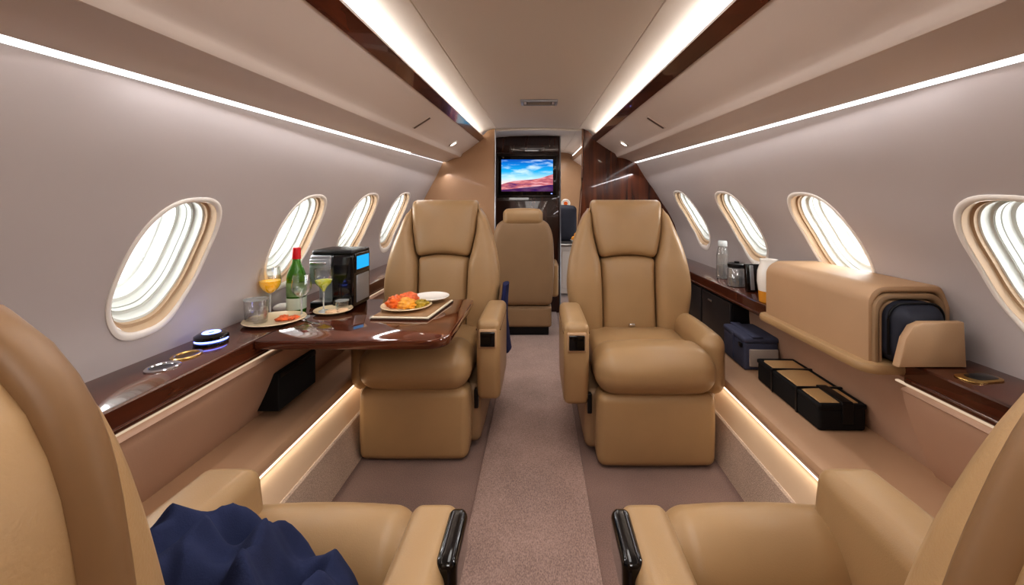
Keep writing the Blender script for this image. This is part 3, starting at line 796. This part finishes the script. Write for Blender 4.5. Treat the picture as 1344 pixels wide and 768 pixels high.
mb = MB(); rbox(mb, (.075, .014, .010), .004, (-.055, -D2-.006, .205), mid=2, seg=2); obj('handle', mb, CHROME, cm)
mb = MB(); box(mb, -W2+.004, W2-.0, -D2+.004, D2-.002, H2-.024, H2, .012, 3); obj('lid', mb, BLACK, cm)
mb = MB(); box(mb, W2-.004, W2+.004, -D2+.018, D2-.015, .155, .245, .004); d = obj('display_frame', mb, BLACKG, cm)
mb = MB(); box(mb, W2+.003, W2+.006, -D2+.03, D2-.028, .172, .232, .001); obj('display', mb, BLUESCR, d)
mb = MB(); box(mb, W2-.004, W2+.003, -D2+.035, D2-.02, .02, .145, .004); obj('steel_panel', mb, SILVER, cm)

# place setting at the aisle end
pm = thing('placemat', 'stack of tan placemats under the orange meal', 'placemat', (-.555, 1.755, TZ), rz=.0)
def quad(mb, pts, z0, z1): return prism(mb, pts, z0, z1, .002)
P = [(-.125, -.150), (.115, -.160), (.150, .145), (-.095, .145)]
mb = MB(); quad(mb, P, 0, .006); obj('lower_mat', mb, mat('dark_mat_edge', (70, 52, 40), .5), pm)
mb = MB(); quad(mb, [(x*.985, y*.985) for x, y in P], .006, .012); obj('page_block', mb, PAPER, pm)
mb = MB(); quad(mb, [(x*.93, y*.93) for x, y in P], .012, .0155); obj('top_mat', mb, COVER, pm)
PZ = TZ+.0155
plate('cream plate piled with orange food on the placemats', -.575, 1.735, PZ, .108, CREAMC)
plate('white plate behind the orange meal at the far edge of the placemats', -.50, 1.85, PZ+.010, .085, CERAMIC)
fz = PZ+.007
lump('lobster_piece', 'glossy orange food on the window side of the cream plate', 'food', -.620, 1.735, fz, .042, .045, .030, ORANGE, 1, .35, 2.6)
lump('lobster_piece', 'golden orange food in the middle of the cream plate', 'food', -.568, 1.715, fz, .045, .036, .024, YELLOWF, 2, .4, 2.8)
lump('salad', 'olive green garnish on the aisle side of the cream plate', 'food', -.517, 1.735, fz, .032, .034, .018, GREENF, 5, .5, 3.5)
lump('lobster_piece', 'orange red food at the back of the cream plate', 'food', -.580, 1.780, fz, .045, .028, .033, SALMON, 6, .35, 2.6)

# ------------------------------------------------------------------ left ledge fittings
LZ = .6805
def ring_fit(name, label, cat, x, y, r, m1, m2, sy=1):
    t = thing(name, label, cat, (x, y, LZ))
    obj('rim', lathe(MB(), [(r*.72, .001), (r, .0), (r, .004), (r*.93, .0065), (r*.78, .006), (r*.70, .001)], n=36, sx=.9, sy=sy), m1, t)
    obj('well', lathe(MB(), [(r*.74, .0005), (r*.74, .003), (r*.5, .002), (.001, .002)], n=36, sx=.9, sy=sy), m2, t); return t
ring_fit('cup_holder', 'round silver rimmed black cup holder set in the left ledge', 'cup holder', -1.075, 1.135, .042, CHROME, BLACKG, 1)
ring_fit('cup_holder', 'oval brass rimmed cup holder set in the left ledge nearer the table', 'cup holder', -1.085, 1.225, .040, GOLD, mat('brass_well', (120, 92, 56), .3, metal=1), 1.1)
g = thing('glowing_dial', 'squat black puck with glowing blue bands on the left ledge at the table corner', 'light', (-1.10, 1.335, LZ))
obj('body', lathe(MB(), [(.046, 0), (.048, .004), (.048, .010), (.044, .012), (.044, .018), (.048, .020), (.047, .030), (.036, .037), (.001, .038)], n=36), BLACKG, g)
obj('light_band', lathe(MB(), [(.0445, .0125), (.0455, .013), (.0455, .0175), (.0445, .018)], n=36), BLUELED, g)
obj('top_light', lathe(MB(), [(.026, .0375), (.024, .040), (.014, .040), (.012, .0378)], n=30), BLUELED, g)
# black pocket under the table
bp = thing('wall_pocket', 'black rectangular pocket on the padded left wall under the table', 'pocket', (-.984, 1.62, .436))
mb = MB(); box(mb, -.095, .006, -.125, .125, -.07, .075, .005); obj('pocket_body', mb, BLACKC, bp)
mb = MB(); box(mb, .005, .010, -.12, .12, .055, .072, .002); obj('top_flap', mb, BLACK, bp)

# ------------------------------------------------------------------ right side
# upholstered storage box on a tray
sb = thing('storage_box', 'large tan upholstered box above the right bench, open at its near end', 'storage box', (0, 0, 0))
def arch(x0, x1, z0, z1, rl, rr, n=8):
    out = [(x0, z0)]
    for i in range(n+1): a = PI-PI/2*i/n; out.append((x0+rl+rl*math.cos(a), z1-rl+rl*math.sin(a)))
    for i in range(n+1): a = PI/2-PI/2*i/n; out.append((x1-rr+rr*math.cos(a), z1-rr+rr*math.sin(a)))
    out.append((x1, z0)); return out
def sleeve(x0, x1, z0, z1, th, rl, rr, y0, y1, back=True):
    mb = MB(); n = 0
    o = arch(x0, x1, z0, z1, rl, rr); i_ = arch(x0+th, x1-th, z0, z1-th, max(.01, rl-th*.6), max(.01, rr-th*.6))
    f = lambda pts, y, k=0: [(x, y, z) for x, z in pts]
    mid = [((a[0]+b[0])/2, (a[1]+b[1])/2) for a, b in zip(o, i_)]
    near1 = [(a[0]*.85+b[0]*.15, a[1]*.85+b[1]*.15) for a, b in zip(o, i_)]; near2 = [(a[0]*.15+b[0]*.85, a[1]*.15+b[1]*.85) for a, b in zip(o, i_)]
    rs = [f(i_, y1-.02), f(i_, y0+.008), f(near2, y0+.002), f(mid, y0), f(near1, y0+.002), f(o, y0+.010), f(o, (y0+y1)/2), f(o, y1-.02), f([(x*.98+(x0+x1)/2*.02, z-.006*(z > z0+.02)) for x, z in o], y1-.004), f([(x*.9+(x0+x1)/2*.1, z-.02*(z > z0+.05)) for x, z in o], y1)]
    rings(mb, rs, cap=False, closed=False)
    last = [(x*.9+(x0+x1)/2*.1, z-.02*(z > z0+.05)) for x, z in o]
    mb.add(f(last, y1), [tuple(range(len(last)))])
    return mb
obj('outer_cover', sleeve(1.012, 1.268, .668, .900, .022, .055, .05, 1.215, 1.765), BOXM, sb, 50)
obj('inner_cover', sleeve(1.024, 1.245, .668, .876, .018, .05, .05, 1.205, 1.70), LEATHER_D, sb, 50)
obj('liner', sleeve(1.044, 1.228, .668, .856, .012, .045, .045, 1.212, 1.70), BOXM, sb, 50)
mb = MB(); prism(mb, rrect(.985, 1.30, 1.185, 1.785, (.05, .01, .01, .03), 6), .634, .668, .012); obj('tray', mb, LEATHER, sb, 40)
mb = MB(); prism(mb, [(1.03, .683), (1.225, .683), (1.218, .812), (1.10, .812), (1.072, .80), (1.05, .765)], 1.13, 1.155, .006, axis='y'); obj('end_flap', mb, BOXM, sb, 40)
# navy bag in the box
bg = thing('backpack', 'dark navy zipped bag pushed into the end of the tan box', 'bag', (1.136, 1.275, .668))
mb = MB(); rbox(mb, (.165, .22, .180), .045, (0, 0, .092), bulge=(.0, .012, .008), seg=5); obj('bag_body', mb, BAGNAVY, bg, 50)
mb = MB(); 
path = [(x, -.085, z) for x, z in arch(-.0835, .0835, .03, .183, .045, .045)]
tube(mb, path, .0035, 6); obj('zip', mb, BLACK, bg)
mb = MB(); rbox(mb, (.115, .02, .10), .01, (.012, -.115, .085), bulge=(0, .01, 0)); obj('front_pocket', mb, BAGNAVY, bg, 50)
mb = MB(); box(mb, -.066, -.044, -.124, -.116, .052, .082, .002); obj('luggage_tag', mb, GREYP, bg)
# cooler bag
cb = thing('cooler_bag', 'slate blue box shaped bag with grey end on the right bench', 'bag', (1.10, 2.06, .334), rz=-.04)
mb = MB(); rbox(mb, (.165, .24, .135), .012, (0, 0, .0675), bulge=(.004, .004, 0)); obj('bag_body', mb, BAGBLUE, cb)
mb = MB(); rbox(mb, (.172, .247, .028), .012, (0, 0, .145), bulge=(0, 0, .006)); obj('lid', mb, BAGBLUE, cb)
mb = MB(); box(mb, -.060, .078, -.129, -.118, .020, .105, .004); obj('end_panel', mb, GREYP, cb)
mb = MB(); rbox(mb, (.05, .25, .006), .002, (-.02, 0, .163), mid=2, seg=2); box(mb, -.09, -.083, -.012, .012, .02, .15, .002); obj('strap', mb, BAGBLUE, cb)
mb = MB(); rbox(mb, (.012, .03, .022), .004, (-.088, -.09, .118), mid=1, seg=2); obj('clasp', mb, BLACK, cb)
# long black case
bc = thing('instrument_case', 'long black case with tan lid and black straps on the right bench', 'case', (1.098, 1.63, .334), rz=-.03)
mb = MB(); rbox(mb, (.168, .42, .088), .012, (0, 0, .044), bulge=(.002, .003, 0)); obj('case_body', mb, BLACKC, bc)
mb = MB(); rbox(mb, (.140, .39, .016), .006, (0, 0, .090), bulge=(0, 0, .004)); lid = obj('lid', mb, KRAFT, bc)
mb = MB()
for (a, b_, c_, d_) in ((-.086, -.070, -.212, .212), (.070, .086, -.212, .212), (-.08, .08, -.214, -.196), (-.08, .08, .180, .214)): box(mb, a, b_, c_, d_, .080, .098, .005)
obj('rim', mb, BLACKC, bc)
for yy in (-.085, .085):
    mb = MB(); box(mb, -.088, .088, yy-.006, yy+.006, .096, .104, .003); box(mb, -.0885, -.0835, yy-.006, yy+.006, .004, .10, .002); obj('strap', mb, BLACK, bc)
mb = MB(); box(mb, -.005, .035, -.215, -.075, .100, .108, .003); box(mb, -.005, .035, -.218, -.211, .03, .106, .003); obj('front_strap', mb, BLACK, bc)
# small phone / fitting in right ledge
ph = thing('ledge_fitting', 'flat brass framed dark fitting set in the near right ledge', 'fitting', (1.185, 1.065, LZ), rz=.15)
mb = MB(); prism(mb, rrect(-.055, .055, -.028, .028, .02, 6), 0, .005, .002); obj('brass_plate', mb, GOLD, ph)
mb = MB(); prism(mb, rrect(-.030, .046, -.020, .020, .015, 6), .0045, .0065, .001); obj('dark_well', mb, BLACKG, ph)

# dark cabinet under the far right ledge
dc = thing('dark_cabinet', 'dark low cabinet with doors under the far right ledge', 'cabinet', (0, 0, 0))
mb = MB(); box(mb, 1.082, 1.26, 2.20, 3.58, .334, .612, .004); obj('carcass', mb, BLACK, dc)
for k, (a, b_) in enumerate(((2.205, 2.58), (2.60, 2.98), (3.0, 3.4))):
    mb = MB(); box(mb, 1.068, 1.083, a, b_, .345, .60, .005); dr = obj('door', mb, DARKG, dc)
    mb = MB(); rbox(mb, (.006, .05, .012), .003, (1.065, a+.25, .555), mid=2, seg=2); obj('handle', mb, STEEL, dr)

# items on right ledge
bt = thing('water_bottle', 'tall clear bottle on the far right ledge below the window', 'bottle', (1.165, 2.50, LZ))
mb = lathe(MB(), [(.030, 0), (.036, .004), (.037, .02), (.036, .15), (.030, .185), (.024, .20), (.024, .206), (.001, .206)], n=30); obj('glass_body', mb, thin_glass('bottle_glass', (.86, .86, .85), .35, .12), bt, 50)
mb = lathe(MB(), [(.026, .204), (.027, .206), (.027, .235), (.025, .238), (.001, .238)], n=26); obj('cap', mb, FROST, bt)
mb = lathe(MB(), [(.0345, .004), (.0345, .085), (.001, .085)], n=30); obj('water', mb, thin_glass('water', (.8, .82, .84), .3, .1), bt)
jr = thing('storage_jar', 'small glass jar with dark lid beside the clear bottle', 'jar', (1.14, 2.27, LZ))
mb = lathe(MB(), [(.045, 0), (.05, .003), (.05, .10), (.045, .108), (.04, .11), (.001, .11)], n=30); obj('glass_body', mb, thin_glass('jar_glass', (.75, .75, .75), .5, .15), jr, 50)
mb = lathe(MB(), [(.046, .109), (.05, .111), (.05, .128), (.044, .132), (.014, .133), (.014, .142), (.001, .143)], n=30); obj('lid', mb, BLACK, jr)
mb = lathe(MB(), [(.043, .004), (.043, .05), (.001, .055)], n=24); obj('contents', mb, DARKG, jr)
ck = thing('menu_folder', 'dark upright folder leaning between the jar and the white pitcher', 'folder', (1.175, 2.13, LZ), rot=(.0, 0, .0))
mb = MB(); rbox(mb, (.115, .03, .145), .004, (0, .0, .074), (-.16, .0, -.1), mid=1, seg=2); obj('cover', mb, BLACKG, ck)
mb = MB(); rbox(mb, (.02, .032, .13), .002, (-.03, -.001, .074), (-.16, .0, -.1), mid=1, seg=2); obj('pale_band', mb, SILVER, ck)
pj = thing('pitcher', 'white pitcher with an amber base next to the tan box', 'pitcher', (1.108, 1.90, LZ))
mb = lathe(MB(), [(.046, .055), (.052, .10), (.05, .15), (.038, .19), (.040, .205), (.037, .205), (.035, .19), (.001, .188)], n=32); obj('upper_body', mb, CERAMIC, pj, 50)
mb = lathe(MB(), [(.040, 0), (.043, .003), (.046, .055), (.001, .056)], n=32); obj('amber_base', mb, AMBER, pj)
mb = MB(); tube(mb, [(.044*1, .0, .17), (.07, 0, .165), (.083, 0, .14), (.078, 0, .11), (.052, 0, .095)], .006, 8); obj('handle', mb, CERAMIC, pj)

# ------------------------------------------------------------------ textiles
def blanket():
    n = 80; g = []
    for i in range(n+1):
        row = []
        for j in range(n+1):
            u, v_ = -1+2*i/n, -1+2*j/n          # u across, v forward
            r4 = (u**4+v_**4)
            base = max(0, 1-r4)**.5 if r4 < 1 else 0
            slope = .30-.17*(v_*.5+.5)-.03*u
            w = noise.noise(Vector((u*.9, v_*.9, 1.3)))
            a = u*1.1+v_*1.5+w*1.6
            f = .024*math.sin(a*4.2+.6)+.012*math.sin((u*2.2-v_*1.2+w)*4.6)+.012*noise.noise(Vector((u*3, v_*3, 4)))
            f += .011*noise.noise(Vector((u*6+v_*3, v_*5-u*4, 3)))+.022*(1-abs(noise.noise(Vector((u*2.4+v_, v_*2.4-u, 9))))*3)
            z = base*(slope+.055+f)
            edge = 1+.08*noise.noise(Vector((u*2, v_*2, 5)))
            row.append((u*.165*edge, v_*.185*edge, max(.0, z)))
        g.append(row)
    mb = sheet(MB(), g)
    return obj('blanket', mb, NAVY, None, 180)
o = blanket(); o.location = (-.405, .47, .455); tag(o, 'crumpled navy blue blanket heaped on the nearest left seat', 'blanket')
# jacket beside the left seat
jk = MB(); rs = []
for k in range(17):
    tt = k/16; z = .31+.38*tt
    w = .035+.09*math.sin(PI*min(1, .15+tt*.75)); ring = []
    for i in range(24):
        a = 2*PI*i/24; d = 1+.18*noise.noise(Vector((math.cos(a)*2, math.sin(a)*2, z*9)))
        ring.append((.022*math.cos(a)*d*(1.1-.3*tt)+.012*math.sin(9*z), w*math.sin(a)*d, z))
    rs.append(ring)
rings(jk, rs); o = obj('jacket', jk, NAVYB, None, 70); o.location = (-.185, 2.31, 0); tag(o, 'folded navy jacket hanging beside the left seat arm at the aisle', 'jacket')

# ------------------------------------------------------------------ lights
def area(name, loc, rot, sx, sy, power, col=(1, .95, .88), spread=None):
    l = bpy.data.lights.new(name, 'AREA'); l.shape = 'RECTANGLE'; l.size = sx; l.size_y = sy; l.energy = power; l.color = col
    if spread: l.spread = spread
    o = bpy.data.objects.new(name, l); C.objects.link(o); o.location = loc; o.rotation_euler = rot; return o
LY = (YB+3.6)/2; LL = 3.6-YB
for s in (-1, 1):
    # cove: shines up and inwards on the ceiling
    area('cove_lamp', (s*.509, LY, kk(1.640, LY)), (PI+math.atan(KUP), s*(.35), 0), .014, LL, 7, (1, .96, .92))
    # wall wash
    area('wall_wash_lamp', (s*(.835 if s < 0 else .868), LY, kk(1.378, LY)), (0, s*.25, 0), .02, LL, 6, (.98, .96, 1))
    # under-bench glow
    area('bench_glow_lamp', (s*.874, LY, .276), (0, s*.5, 0), .012, LL, 1.8, (1, .90, .77))
    zc, hb = WZ[s]
    for yc, a in WINS[s]:
        p = Vector(S(s, yc, zc, .50))
        area('daylight_lamp', p, (0, s*(PI/2+.1)*1, 0), .6, .6, 15, (1, .99, .98))
# soft fill lights added under the ceiling, where no fixtures exist
area('ceiling_fill', (0, .9, 1.70), (0, 0, 0), .5, 1.6, 9, (1, .97, .94))
area('ceiling_fill', (0, -.7, 1.62), (math.radians(35), 0, 0), .7, .4, 7, (1, .97, .94))
area('ceiling_fill', (0, 2.9, 1.78), (0, 0, 0), .5, 1.0, 4, (1, .97, .94))
area('ceiling_fill', (.3, 5.1, 1.85), (0, 0, 0), .6, 1.2, 12, (1, .96, .92))

w = bpy.data.worlds.new('sky'); SC.world = w; w.use_nodes = True
bgd = w.node_tree.nodes['Background']; bgd.inputs['Color'].default_value = (1, 1, 1, 1); bgd.inputs['Strength'].default_value = 2.2

# ------------------------------------------------------------------ camera
cam = bpy.data.cameras.new('camera'); co = bpy.data.objects.new('camera', cam); C.objects.link(co)
co.location = (0, 0, 1.15); co.rotation_euler = (PI/2, 0, 0)
cam.sensor_width = 36; cam.sensor_fit = 'HORIZONTAL'; cam.lens = 520/1344*36
cam.shift_x = -(706-672)/1344; cam.shift_y = -(384-268)/1344
cam.clip_start = .02
SC.camera = co
SC.view_settings.view_transform = 'Standard'
SC.view_settings.look = 'Medium High Contrast'
SC.view_settings.exposure = 0
